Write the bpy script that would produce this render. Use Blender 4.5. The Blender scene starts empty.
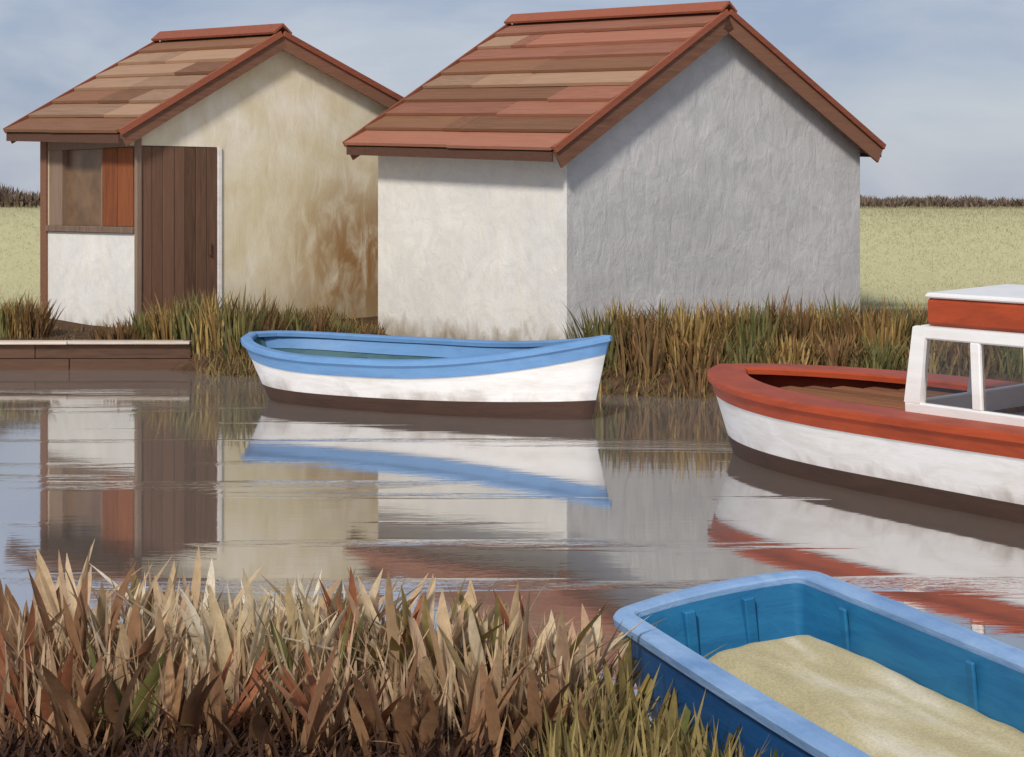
import bpy, bmesh, math, random
import numpy as np
from mathutils import Vector, Matrix, noise as mnoise

random.seed(11); rng = np.random.default_rng(11)
scene = bpy.context.scene
COL = scene.collection
R = math.radians

# ------------------------------------------------------------------ camera
F = 1800.0; HZ = 202.0; CAMZ = 2.2          # focal length in pixels, horizon row, eye height
cam_d = bpy.data.cameras.new('camera'); cam = bpy.data.objects.new('camera', cam_d); COL.objects.link(cam)
cam.location = (0, 0, CAMZ); cam.rotation_euler = (R(90), 0, 0)
cam_d.sensor_width = 36.0; cam_d.lens = 36.0*F/1024.0
cam_d.shift_y = -(378.5-HZ)/1024.0
cam_d.clip_start = 0.1; cam_d.clip_end = 6000
scene.camera = cam
scene.render.resolution_x = 1024; scene.render.resolution_y = 757

# ------------------------------------------------------------------ sky, sun, exposure
SUN_EL = R(36); SUN_TO = Vector((-0.33, -0.944, 0)).normalized()     # horizontal direction towards the sun
world = bpy.data.worlds.new('World'); scene.world = world; world.use_nodes = True
wn = world.node_tree.nodes; wl = world.node_tree.links; wn.clear()
w_out = wn.new('ShaderNodeOutputWorld'); w_bg = wn.new('ShaderNodeBackground'); w_bg.inputs['Strength'].default_value = 0.08
sky = wn.new('ShaderNodeTexSky'); sky.sky_type = 'NISHITA'; sky.sun_disc = False
sky.sun_elevation = SUN_EL; sky.sun_rotation = math.atan2(SUN_TO.x, SUN_TO.y)
sky.air_density = 1.0; sky.dust_density = 1.0; sky.ozone_density = 2.2
w_tc = wn.new('ShaderNodeTexCoord')
w_map = wn.new('ShaderNodeMapping'); w_map.inputs['Scale'].default_value = (2.2, 2.2, 4.0)
w_map.inputs['Location'].default_value = (0.35, 0.0, 0.1)
w_no = wn.new('ShaderNodeTexNoise'); w_no.inputs['Scale'].default_value = 2.3; w_no.inputs['Detail'].default_value = 7; w_no.inputs['Roughness'].default_value = 0.55
w_no.inputs['Distortion'].default_value = 0.6
w_mix = wn.new('ShaderNodeMix'); w_mix.data_type = 'RGBA'
w_mix.inputs[0].default_value = 0.8
w_cl = wn.new('ShaderNodeValToRGB'); w_cl.color_ramp.elements[0].position = 0.38; w_cl.color_ramp.elements[1].position = 0.66
w_cl.color_ramp.elements[0].color = (0.42, 0.50, 0.70, 1); w_cl.color_ramp.elements[1].color = (0.72, 0.76, 0.86, 1)
w_sc = wn.new('ShaderNodeVectorMath'); w_sc.operation = 'SCALE'; w_sc.inputs['Scale'].default_value = 8.3                    # veil of thin cloud
wl.new(w_tc.outputs['Generated'], w_map.inputs['Vector']); wl.new(w_map.outputs[0], w_no.inputs['Vector'])
wl.new(w_no.outputs['Fac'], w_cl.inputs['Fac']); wl.new(w_cl.outputs['Color'], w_sc.inputs[0]); wl.new(w_sc.outputs[0], w_mix.inputs[7])
wl.new(sky.outputs[0], w_mix.inputs[6]); wl.new(w_mix.outputs[2], w_bg.inputs['Color']); wl.new(w_bg.outputs[0], w_out.inputs['Surface'])

sun_d = bpy.data.lights.new('sun', 'SUN'); sun_d.energy = 2.6; sun_d.angle = R(8); sun_d.color = (1.0, 0.95, 0.88)
sun = bpy.data.objects.new('sun', sun_d); COL.objects.link(sun)
to_sun = Vector((SUN_TO.x*math.cos(SUN_EL), SUN_TO.y*math.cos(SUN_EL), math.sin(SUN_EL)))
sun.rotation_euler = (-to_sun).to_track_quat('-Z', 'Y').to_euler(); sun.location = (-20, -20, 30)
vs = scene.view_settings; vs.view_transform = 'Standard'; vs.look = 'None'; vs.exposure = 0.22; vs.gamma = 1.0; vs.use_curve_mapping = False

# ------------------------------------------------------------------ helpers
def srgb(r, g, b):
    f = lambda c: (c/255)/12.92 if c/255 <= 0.04045 else (((c/255)+0.055)/1.055)**2.4
    return (f(r), f(g), f(b), 1.0)

def tag(o, label=None, cat=None, group=None, kind=None):
    if label: o['label'] = label
    if cat: o['category'] = cat
    if group: o['group'] = group
    if kind: o['kind'] = kind
    return o

def empty(name, loc=(0, 0, 0), rz=0.0):
    o = bpy.data.objects.new(name, None); COL.objects.link(o); o.empty_display_size = 0.2
    o.location = loc; o.rotation_euler = (0, 0, rz); return o

def mesh_obj(name, verts, faces, mat, parent=None, smooth=False):
    me = bpy.data.meshes.new(name); me.from_pydata([tuple(v) for v in verts], [], faces); me.update()
    if smooth: me.polygons.foreach_set('use_smooth', [True]*len(me.polygons))
    if mat: me.materials.append(mat)
    o = bpy.data.objects.new(name, me); COL.objects.link(o)
    if parent: o.parent = parent
    return o

def link_mesh(name, me, parent=None):
    o = bpy.data.objects.new(name, me); COL.objects.link(o)
    if parent: o.parent = parent
    return o

def fix_normals(o):
    bm = bmesh.new(); bm.from_mesh(o.data); bmesh.ops.recalc_face_normals(bm, faces=bm.faces); bm.to_mesh(o.data); bm.free(); return o

def box(name, lo, hi, mat, parent=None, bevel=0.0):
    bm = bmesh.new(); bmesh.ops.create_cube(bm, size=1.0)
    lo = Vector(lo); hi = Vector(hi)
    for v in bm.verts: v.co = Vector([lo[i] + (v.co[i]+0.5)*(hi[i]-lo[i]) for i in range(3)])
    if bevel: bmesh.ops.bevel(bm, geom=list(bm.edges), offset=bevel, segments=1, affect='EDGES')
    me = bpy.data.meshes.new(name); bm.to_mesh(me); bm.free(); me.materials.append(mat)
    return link_mesh(name, me, parent)

def prism(name, poly, axis_vec, mat, parent=None):
    """extrude a planar polygon (list of 3-vectors) along axis_vec"""
    n = len(poly); a = Vector(axis_vec); vs_ = [Vector(p) for p in poly] + [Vector(p)+a for p in poly]
    fs = [list(range(n)), list(range(2*n-1, n-1, -1))] + [[i, (i+1) % n, n+(i+1) % n, n+i] for i in range(n)]
    return fix_normals(mesh_obj(name, vs_, fs, mat, parent))

# ------------------------------------------------------------------ materials
def nodes_of(name):
    m = bpy.data.materials.new(name); m.use_nodes = True
    nt = m.node_tree; return m, nt, nt.nodes['Principled BSDF']

def add_noise(nt, vec, scale, detail=6, rough=0.6, stretch=(1, 1, 1), dist=0.0):
    mp = nt.nodes.new('ShaderNodeMapping'); mp.inputs['Scale'].default_value = stretch
    no = nt.nodes.new('ShaderNodeTexNoise'); no.inputs['Scale'].default_value = scale; no.inputs['Detail'].default_value = detail
    no.inputs['Roughness'].default_value = rough; no.inputs['Distortion'].default_value = dist
    nt.links.new(vec, mp.inputs['Vector']); nt.links.new(mp.outputs[0], no.inputs['Vector']); return no.outputs['Fac']

def ramp(nt, fac, stops):
    r = nt.nodes.new('ShaderNodeValToRGB'); cr = r.color_ramp
    while len(cr.elements) < len(stops): cr.elements.new(0.5)
    for e, (p, c) in zip(cr.elements, stops): e.position = p; e.color = c
    nt.links.new(fac, r.inputs['Fac']); return r.outputs['Color']

def mix(nt, fac, a, b, mode='MIX'):
    m = nt.nodes.new('ShaderNodeMix'); m.data_type = 'RGBA'; m.blend_type = mode
    for sock, v in ((m.inputs[0], fac), (m.inputs[6], a), (m.inputs[7], b)):
        if hasattr(v, 'is_linked'): nt.links.new(v, sock)
        else: sock.default_value = v
    return m.outputs[2]

def bump(nt, bsdf, h, strength, dist=0.02, prev=None):
    b = nt.nodes.new('ShaderNodeBump'); b.inputs['Strength'].default_value = strength; b.inputs['Distance'].default_value = dist
    nt.links.new(h, b.inputs['Height'])
    if prev: nt.links.new(prev, b.inputs['Normal'])
    nt.links.new(b.outputs[0], bsdf.inputs['Normal']); return b.outputs[0]

def coords(nt, which='Object'):
    return nt.nodes.new('ShaderNodeTexCoord').outputs[which]

def plaster(name, base, dark, warm=None, relief=0.5):
    m, nt, p = nodes_of(name); c = coords(nt)
    n1 = add_noise(nt, c, 0.9, 5, 0.6, dist=0.8); n2 = add_noise(nt, c, 3.4, 7, 0.6, (1.3, 1.3, 0.7), 0.5); n3 = add_noise(nt, c, 38, 4, 0.7)
    col = mix(nt, ramp(nt, n1, [(0.32, (0, 0, 0, 1)), (0.68, (1, 1, 1, 1))]), dark, base)
    if warm: col = mix(nt, ramp(nt, n2, [(0.45, (0, 0, 0, 1)), (0.75, (0.75, 0.75, 0.75, 1))]), col, warm)
    col = mix(nt, 0.35, col, ramp(nt, n3, [(0.3, dark), (0.6, base)]))
    n4 = add_noise(nt, c, 1.7, 3, 0.45, (1.0, 1.0, 1.6), 2.2)                 # trowelled patches
    col = mix(nt, ramp(nt, n4, [(0.50, (0, 0, 0, 1)), (0.60, (0.3,)*3+(1,))]), col, dark)
    sxz = nt.nodes.new('ShaderNodeSeparateXYZ'); nt.links.new(c, sxz.inputs[0])
    gz = nt.nodes.new('ShaderNodeMath'); gz.operation = 'MULTIPLY_ADD'; gz.inputs[1].default_value = -0.9; nt.links.new(n2, gz.inputs[0]); nt.links.new(sxz.outputs[2], gz.inputs[2])
    gm = nt.nodes.new('ShaderNodeMapRange'); gm.inputs['From Min'].default_value = 0.05; gm.inputs['From Max'].default_value = -0.35; nt.links.new(gz.outputs[0], gm.inputs['Value'])
    col = mix(nt, gm.outputs[0], col, srgb(150, 138, 118))                   # rain splash of mud at the foot
    nt.links.new(col, p.inputs['Base Color']); p.inputs['Roughness'].default_value = 0.9; p.inputs['Specular IOR Level'].default_value = 0.2
    b = bump(nt, p, n2, relief, 0.06); b = bump(nt, p, n3, relief*0.5, 0.012, b)
    return m

def wood(name, base, dark, grain=(1, 12, 12), rough=0.8, rnd=0.35, scale=2.0):
    m, nt, p = nodes_of(name); c = coords(nt)
    oi = nt.nodes.new('ShaderNodeObjectInfo')
    va = nt.nodes.new('ShaderNodeVectorMath'); va.operation = 'ADD'; cx = nt.nodes.new('ShaderNodeCombineXYZ')
    mu = nt.nodes.new('ShaderNodeMath'); mu.operation = 'MULTIPLY'; mu.inputs[1].default_value = 37.0
    nt.links.new(oi.outputs['Random'], mu.inputs[0])
    for i in range(3): nt.links.new(mu.outputs[0], cx.inputs[i])
    nt.links.new(c, va.inputs[0]); nt.links.new(cx.outputs[0], va.inputs[1]); c = va.outputs[0]
    n1 = add_noise(nt, c, scale, 8, 0.65, grain, 0.6); n2 = add_noise(nt, c, 1.3, 3, 0.5)
    col = ramp(nt, n1, [(0.3, dark), (0.62, base)])
    col = mix(nt, mix(nt, 0.5, n2, oi.outputs['Random']), col, mix(nt, rnd, base, dark))
    hs = nt.nodes.new('ShaderNodeHueSaturation'); nt.links.new(col, hs.inputs['Color'])
    mr = nt.nodes.new('ShaderNodeMapRange'); mr.inputs['To Min'].default_value = 1-rnd; mr.inputs['To Max'].default_value = 1+rnd*0.6
    nt.links.new(oi.outputs['Random'], mr.inputs['Value']); nt.links.new(mr.outputs[0], hs.inputs['Value'])
    nt.links.new(hs.outputs[0], p.inputs['Base Color']); p.inputs['Roughness'].default_value = rough; p.inputs['Specular IOR Level'].default_value = 0.25
    bump(nt, p, n1, 0.5, 0.012); return m

def paint(name, base, worn, amount=0.5, rough=0.5, relief=0.25, stretch=(0.6, 1, 3)):
    m, nt, p = nodes_of(name); c = coords(nt)
    n1 = add_noise(nt, c, 3.2, 8, 0.65, stretch, 0.7); n2 = add_noise(nt, c, 22, 5, 0.7, stretch)
    f = ramp(nt, n1, [(0.42, (0, 0, 0, 1)), (0.75, (amount, amount, amount, 1))])
    col = mix(nt, f, base, worn)
    col = mix(nt, ramp(nt, n2, [(0.55, (0, 0, 0, 1)), (0.8, (amount*0.6,)*3+(1,))]), col, worn)
    nt.links.new(col, p.inputs['Base Color']); p.inputs['Roughness'].default_value = rough
    p.inputs['Specular IOR Level'].default_value = 0.3
    b = bump(nt, p, n1, relief, 0.03); bump(nt, p, n2, relief, 0.006, b); return m

def blade_mat(name, stops, trans=0.25):
    """a leaf colour picked per blade (mesh island)"""
    m, nt, p = nodes_of(name)
    g = nt.nodes.new('ShaderNodeNewGeometry'); oi = nt.nodes.new('ShaderNodeObjectInfo')
    ad = nt.nodes.new('ShaderNodeMath'); ad.operation = 'ADD'; fr = nt.nodes.new('ShaderNodeMath'); fr.operation = 'FRACT'
    nt.links.new(g.outputs['Random Per Island'], ad.inputs[0]); nt.links.new(oi.outputs['Random'], ad.inputs[1]); nt.links.new(ad.outputs[0], fr.inputs[0])
    col = ramp(nt, fr.outputs[0], stops)
    nz = add_noise(nt, coords(nt), 14, 5, 0.7, (2.5, 2.5, 0.5))
    col = mix(nt, 0.55, col, mix(nt, 1.0, col, ramp(nt, nz, [(0.25, (0.45, 0.42, 0.38, 1)), (0.7, (1.25, 1.22, 1.15, 1))]), 'MULTIPLY'))
    nt.links.new(col, p.inputs['Base Color']); p.inputs['Roughness'].default_value = 0.75; p.inputs['Specular IOR Level'].default_value = 0.2
    tr = nt.nodes.new('ShaderNodeBsdfTranslucent'); nt.links.new(col, tr.inputs['Color'])
    ms = nt.nodes.new('ShaderNodeMixShader'); ms.inputs[0].default_value = trans
    nt.links.new(p.outputs[0], ms.inputs[1]); nt.links.new(tr.outputs[0], ms.inputs[2])
    nt.links.new(ms.outputs[0], nt.nodes['Material Output'].inputs['Surface']); return m

M = {}
M['white_wall'] = plaster('white_limewash', srgb(232, 229, 222), srgb(205, 202, 196), srgb(226, 218, 200), 0.35)
M['grey_wall'] = plaster('grey_render', srgb(212, 209, 205), srgb(178, 176, 173), srgb(198, 193, 188), 0.5)
M['roof_pink'] = wood('terracotta_board', srgb(172, 114, 90), srgb(116, 78, 58), (1, 5, 5), rnd=0.22, scale=3.0)
M['roof_brown'] = wood('brown_board', srgb(144, 102, 74), srgb(94, 64, 46), (1, 5, 5), rnd=0.22, scale=3.0)
M['roof_tan'] = wood('weathered_tan_board', srgb(172, 138, 110), srgb(120, 88, 66), (1, 5, 5), rnd=0.22, scale=3.0)
M['verge_red'] = wood('red_verge', srgb(154, 88, 64), srgb(108, 62, 46), rnd=0.15)
M['barge'] = wood('brown_bargeboard', srgb(136, 96, 74), srgb(94, 64, 50), rnd=0.15)
M['fascia'] = wood('dark_fascia', srgb(96, 66, 52), srgb(60, 42, 36), rnd=0.15)
M['door'] = wood('door_plank', srgb(122, 90, 70), srgb(80, 58, 46), (12, 12, 0.8), rnd=0.3)
M['rust'] = wood('rust_shutter', srgb(146, 84, 50), srgb(88, 52, 34), (10, 10, 0.8), rnd=0.2)
M['old_wood'] = wood('grey_brown_wood', srgb(140, 118, 100), srgb(92, 74, 62), (10, 10, 0.8), rnd=0.2)
M['quay'] = wood('quay_timber', srgb(92, 66, 50), srgb(52, 38, 32), (1, 9, 9), rnd=0.15)
M['quay_cap'] = wood('bleached_cap', srgb(208, 192, 176), srgb(150, 130, 114), (1, 9, 9), rnd=0.15)
M['white_paint'] = paint('white_joinery_paint', srgb(232, 229, 226), srgb(196, 180, 166), 0.55, 0.5, 0.12)
def hull_white():
    m = paint('white_hull_paint', srgb(234, 231, 228), srgb(200, 188, 176), 0.6, 0.5, 0.15); nt = m.node_tree; p = nt.nodes['Principled BSDF']
    old = p.inputs['Base Color'].links[0].from_socket; c = coords(nt)
    run = add_noise(nt, c, 2.2, 5, 0.6, (1.3, 1.0, 0.8)); sx = nt.nodes.new('ShaderNodeSeparateXYZ'); nt.links.new(c, sx.inputs[0])
    q = nt.nodes.new('ShaderNodeMath'); q.operation = 'MULTIPLY_ADD'; q.inputs[1].default_value = -0.75; nt.links.new(run, q.inputs[0]); nt.links.new(sx.outputs[2], q.inputs[2])
    mr = nt.nodes.new('ShaderNodeMapRange'); mr.inputs['From Min'].default_value = -0.10; mr.inputs['From Max'].default_value = -0.48; nt.links.new(q.outputs[0], mr.inputs['Value'])
    nt.links.new(mix(nt, mr.outputs[0], old, srgb(128, 104, 84)), p.inputs['Base Color']); return m
M['hull_white'] = hull_white()
def seams(m, pitch):
    nt = m.node_tree; p = nt.nodes['Principled BSDF']; prev = p.inputs['Normal'].links[0].from_socket
    wv = nt.nodes.new('ShaderNodeTexWave'); wv.bands_direction = 'Z'; wv.wave_profile = 'SAW'; wv.inputs['Scale'].default_value = 0.314/pitch; wv.inputs['Distortion'].default_value = 0.15
    nt.links.new(coords(nt), wv.inputs['Vector']); bump(nt, p, wv.outputs['Fac'], 0.35, 0.02, prev)
seams(M['hull_white'], 0.13)
M['blue_paint'] = paint('blue_strake_paint', srgb(106, 148, 192), srgb(80, 116, 160), 0.6, 0.5, 0.12)
M['teal_inside'] = paint('teal_inner_paint', srgb(66, 104, 110), srgb(40, 62, 64), 0.8, 0.6)
M['boot'] = paint('brown_bottom_paint', srgb(74, 52, 42), srgb(46, 32, 28), 0.6, 0.7)
M['orange_paint'] = paint('orange_deck_paint', srgb(168, 70, 36), srgb(116, 48, 26), 0.7, 0.5, 0.15)
M['deck_wood'] = wood('deck_slats', srgb(150, 96, 56), srgb(92, 56, 34), (1, 10, 10), rnd=0.35)
M['cabin_white'] = paint('cabin_white_paint', srgb(232, 230, 226), srgb(200, 190, 178), 0.35, 0.45, 0.1)
M['rim_blue'] = paint('pale_blue_rim', srgb(142, 172, 206), srgb(92, 130, 176), 0.85, 0.6, 0.3)
M['punt_in'] = paint('blue_inner_paint', srgb(42, 114, 156), srgb(28, 84, 128), 0.8, 0.45, 0.15)
M['punt_out'] = paint('deep_blue_outer_paint', srgb(40, 100, 160), srgb(26, 68, 118), 0.7, 0.45, 0.15)
M['rib_blue'] = paint('light_blue_rib', srgb(54, 126, 174), srgb(36, 100, 148), 0.6, 0.5)

# tan gable with water stains
def tan_gable():
    m, nt, p = nodes_of('tan_render'); c = coords(nt)
    n1 = add_noise(nt, c, 0.8, 5, 0.6, dist=0.8); n2 = add_noise(nt, c, 3.2, 7, 0.6, (1.2, 1.2, 0.5), 0.5); n3 = add_noise(nt, c, 36, 4, 0.7)
    col = mix(nt, ramp(nt, n1, [(0.35, (0, 0, 0, 1)), (0.65, (1, 1, 1, 1))]), srgb(218, 204, 168), srgb(236, 226, 204))
    col = mix(nt, ramp(nt, n2, [(0.45, (0, 0, 0, 1)), (0.8, (0.6,)*3+(1,))]), col, srgb(204, 184, 140))
    sx = nt.nodes.new('ShaderNodeSeparateXYZ'); nt.links.new(c, sx.inputs[0])
    # damp brown stain spreading over the low far end of the wall, and ochre along its foot
    def mr(sock, a, b):
        q = nt.nodes.new('ShaderNodeMapRange'); q.interpolation_type = 'SMOOTHSTEP'
        q.inputs['From Min'].default_value = a; q.inputs['From Max'].default_value = b; nt.links.new(sock, q.inputs['Value']); return q.outputs[0]
    def mul(a, b):
        q = nt.nodes.new('ShaderNodeMath'); q.operation = 'MULTIPLY'
        for i, v in enumerate((a, b)):
            if hasattr(v, 'is_linked'): nt.links.new(v, q.inputs[i])
            else: q.inputs[i].default_value = v
        return q.outputs[0]
    st = mul(mul(mr(sx.outputs[0], 2.0, 3.9), mr(sx.outputs[2], 3.1, 1.4)), mr(n2, 0.25, 0.6))
    col = mix(nt, mul(st, 0.95), col, srgb(158, 114, 66))
    st2 = mul(mr(sx.outputs[2], 1.3, 0.2), mr(n1, 0.3, 0.6))
    col = mix(nt, mul(st2, 0.8), col, srgb(160, 140, 104))
    nt.links.new(col, p.inputs['Base Color']); p.inputs['Roughness'].default_value = 0.9; p.inputs['Specular IOR Level'].default_value = 0.2
    b = bump(nt, p, n2, 0.2, 0.05); bump(nt, p, n3, 0.3, 0.012, b); return m
M['tan_wall'] = tan_gable()

def ground_mat():
    m, nt, p = nodes_of('marsh_ground'); c = coords(nt)
    n1 = add_noise(nt, c, 0.5, 6, 0.65); n2 = add_noise(nt, c, 6, 8, 0.7); n3 = add_noise(nt, c, 0.12, 5, 0.6, (1, 1, 1), 0.6)
    mud = ramp(nt, n2, [(0.3, srgb(58, 42, 34)), (0.7, srgb(104, 80, 60))])
    grass = mix(nt, n3, srgb(176, 172, 132), srgb(190, 183, 147)); grass = mix(nt, ramp(nt, n2, [(0.4, (0, 0, 0, 1)), (0.75, (0.7,)*3+(1,))]), grass, srgb(166, 164, 118))
    sx = nt.nodes.new('ShaderNodeSeparateXYZ'); nt.links.new(c, sx.inputs[0])
    q = nt.nodes.new('ShaderNodeMapRange'); q.inputs['From Min'].default_value = 30.6; q.inputs['From Max'].default_value = 32.4
    ad = nt.nodes.new('ShaderNodeMath'); ad.operation = 'MULTIPLY_ADD'; ad.inputs[1].default_value = 2.0; nt.links.new(n1, ad.inputs[0]); nt.links.new(sx.outputs[1], ad.inputs[2])
    nt.links.new(ad.outputs[0], q.inputs['Value'])
    nt.links.new(mix(nt, q.outputs[0], mud, grass), p.inputs['Base Color']); p.inputs['Roughness'].default_value = 0.95; p.inputs['Specular IOR Level'].default_value = 0.1
    bump(nt, p, n2, 0.7, 0.05); return m
M['ground'] = ground_mat()

def water_mat():
    m, nt, p = nodes_of('still_water'); c = coords(nt)
    p.inputs['Base Color'].default_value = srgb(120, 112, 104); p.inputs['Roughness'].default_value = 0.6; p.inputs['Specular IOR Level'].default_value = 0.0
    gl = nt.nodes.new('ShaderNodeBsdfGlossy'); gl.inputs['Color'].default_value = (0.97, 0.965, 0.96, 1); gl.inputs['Roughness'].default_value = 0.035
    band = add_noise(nt, c, 1.0, 3, 0.5, (0.16, 1.5, 1), 0.4)
    n1 = add_noise(nt, c, 1.0, 4, 0.6, (1.1, 3.2, 1)); n2 = add_noise(nt, c, 1.0, 3, 0.6, (4.5, 14, 1))
    bandr = ramp(nt, band, [(0.58, (0.06,)*3+(1,)), (0.66, (1, 1, 1, 1))])
    h2 = mix(nt, 1.0, n2, bandr, 'MULTIPLY')
    b1 = nt.nodes.new('ShaderNodeBump'); b1.inputs['Strength'].default_value = 0.016; b1.inputs['Distance'].default_value = 0.05; nt.links.new(n1, b1.inputs['Height'])
    b2 = nt.nodes.new('ShaderNodeBump'); b2.inputs['Strength'].default_value = 0.16; b2.inputs['Distance'].default_value = 0.03; nt.links.new(h2, b2.inputs['Height']); nt.links.new(b1.outputs[0], b2.inputs['Normal'])
    nt.links.new(b2.outputs[0], gl.inputs['Normal'])
    lw = nt.nodes.new('ShaderNodeFresnel'); lw.inputs['IOR'].default_value = 30.0; nt.links.new(b2.outputs[0], lw.inputs['Normal'])
    ms = nt.nodes.new('ShaderNodeMixShader'); nt.links.new(lw.outputs[0], ms.inputs[0])
    nt.links.new(p.outputs[0], ms.inputs[1]); nt.links.new(gl.outputs[0], ms.inputs[2])
    nt.links.new(ms.outputs[0], nt.nodes['Material Output'].inputs['Surface']); return m
M['water'] = water_mat()

def sand_mat():
    m, nt, p = nodes_of('pale_sand'); c = coords(nt)
    n1 = add_noise(nt, c, 2.0, 5, 0.5, (0.55, 2.4, 1), 0.4); n2 = add_noise(nt, c, 90, 4, 0.8)
    col = ramp(nt, n1, [(0.30, srgb(164, 150, 108)), (0.50, srgb(190, 178, 136)), (0.70, srgb(230, 222, 202))])
    col = mix(nt, 0.3, col, ramp(nt, n2, [(0.35, srgb(128, 112, 76)), (0.6, srgb(220, 206, 164))]))
    nt.links.new(col, p.inputs['Base Color']); p.inputs['Roughness'].default_value = 0.95
    b = bump(nt, p, n1, 0.25, 0.03); bump(nt, p, n2, 0.6, 0.008, b); return m
M['sand'] = sand_mat()

def pane_mat():
    m, nt, p = nodes_of('dusty_pane'); c = coords(nt)
    n1 = add_noise(nt, c, 3, 5, 0.6)
    nt.links.new(ramp(nt, n1, [(0.3, srgb(92, 66, 46)), (0.7, srgb(126, 98, 72))]), p.inputs['Base Color'])
    p.inputs['Roughness'].default_value = 0.35; return m
M['pane'] = pane_mat()
def clear_mat():
    m, nt, p = nodes_of('clear_pane')
    gl = nt.nodes.new('ShaderNodeBsdfGlossy'); gl.inputs['Roughness'].default_value = 0.03
    tr = nt.nodes.new('ShaderNodeBsdfTransparent'); tr.inputs['Color'].default_value = (0.93, 0.95, 0.94, 1)
    fr = nt.nodes.new('ShaderNodeFresnel'); fr.inputs['IOR'].default_value = 1.3
    ms = nt.nodes.new('ShaderNodeMixShader'); nt.links.new(fr.outputs[0], ms.inputs[0]); nt.links.new(tr.outputs[0], ms.inputs[1]); nt.links.new(gl.outputs[0], ms.inputs[2])
    nt.links.new(ms.outputs[0], nt.nodes['Material Output'].inputs['Surface']); return m
M['clear'] = clear_mat()

def S(*cols):                                    # even stops from sRGB triples
    n = len(cols); return [(i/max(1, n-1), srgb(*c)) for i, c in enumerate(cols)]
M['reed_cream'] = blade_mat('cream_reed', S((224, 206, 176), (204, 182, 146), (236, 226, 204), (192, 170, 128), (216, 194, 162)))
M['reed_tan'] = blade_mat('tan_reed', S((204, 176, 140), (178, 148, 114), (216, 192, 158), (192, 156, 128), (182, 162, 122)))
M['reed_brown'] = blade_mat('brown_reed', S((156, 118, 88), (124, 90, 66), (174, 136, 102), (138, 102, 74), (164, 126, 92)))
M['reed_rust'] = blade_mat('rust_reed', S((166, 108, 76), (146, 88, 60), (182, 128, 96), (138, 88, 62)))
M['reed_olive'] = blade_mat('olive_reed', S((156, 138, 86), (132, 116, 70), (172, 152, 98), (118, 108, 66), (146, 120, 78)))
M['reed_green'] = blade_mat('green_reed', S((118, 122, 70), (98, 104, 62), (138, 136, 78), (102, 104, 72)))
M['reed_bank'] = blade_mat('bank_reed', S((148, 122, 78), (112, 92, 62), (168, 140, 88), (106, 108, 68), (138, 100, 68), (90, 92, 60), (158, 138, 82)))
M['reed_litter'] = blade_mat('reed_litter', S((84, 60, 44), (58, 40, 32), (100, 72, 52), (50, 36, 30), (74, 48, 36)))
M['grass_pale'] = blade_mat('pale_grass', S((184, 178, 140), (174, 170, 132), (190, 182, 148), (168, 164, 126)))
M['hedge'] = blade_mat('hedge_leaf', S((140, 120, 108), (124, 108, 98), (150, 130, 112), (126, 118, 100)))

# ------------------------------------------------------------------ terrain
def pw(x, pts):
    return float(np.interp(x, [p[0] for p in pts], [p[1] for p in pts]))
FAR_SHORE = [(-60, 23.6), (-4.3, 23.6), (-3.9, 22.9), (-3.0, 22.4), (-1.0, 22.2), (1.0, 20.5), (2.5, 20.0), (6, 19.6), (60, 17)]
NEAR_SHORE = [(-60, 9.2), (-3.2, 8.3), (-1.0, 8.15), (-0.2, 7.95), (0.32, 7.55), (0.78, 6.5), (1.2, 5.4), (1.7, 4.0), (2.3, 2.0), (60, -6)]
def smooth(a, b, x):
    t = min(1.0, max(0.0, (x-a)/(b-a))); return t*t*(3-2*t)
def ground_z(x, y):
    fs = pw(x, FAR_SHORE); ns = pw(x, NEAR_SHORE)
    n = mnoise.noise(Vector((x*0.7, y*0.7, 0.3)))*0.04
    z = -0.9
    if y > fs-2.0:
        d = y-fs
        steep = 0.12 if x < -4.2 else 0.7
        z = -0.9 + 0.85*smooth(-2.0, -0.02, d) + (0.05+0.30)*smooth(-0.05, steep, d) + 0.08*smooth(0.5, 4, d)
        dy0 = 32.0
        z += 1.70*smooth(dy0, dy0+3.8, y) if True else 0
        if d > 0.1: z += n
        z -= 0.24*smooth(-2.9, -2.2, x)*smooth(1.1, 0.5, x)*smooth(0.1, 1.0, d)*smooth(29, 27, y)   # low ground before the white wall
    elif y < ns+1.2:
        d = ns-y
        z = -0.9 + 0.88*smooth(-1.2, 0.0, d) + 0.16*smooth(-0.05, 0.9, d) + 0.10*smooth(0.5, 3, d)
        if d > 0: z += n*0.8
    return z
xs = np.unique(np.concatenate([np.linspace(-1500, -60, 8), np.linspace(-60, -12, 13), np.linspace(-12, 12, 97), np.linspace(12, 60, 13), np.linspace(60, 1500, 8)]))
ys = np.unique(np.concatenate([np.linspace(-60, 2, 8), np.linspace(2, 9.5, 46), np.linspace(9.5, 17, 6), np.linspace(17, 25, 61), np.linspace(25, 40, 31), np.linspace(40, 120, 9), np.linspace(120, 3000, 10)]))
gv = [(x, y, ground_z(x, y)) for y in ys for x in xs]; nx = len(xs)
gf = [[j*nx+i, j*nx+i+1, (j+1)*nx+i+1, (j+1)*nx+i] for j in range(len(ys)-1) for i in range(nx-1)]
tag(mesh_obj('ground', gv, gf, M['ground'], smooth=True), kind='structure')
tag(mesh_obj('water', [(-400, -40, 0), (400, -40, 0), (400, 30, 0), (-400, 30, 0)], [[0, 1, 2, 3]], M['water']), kind='structure')

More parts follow.
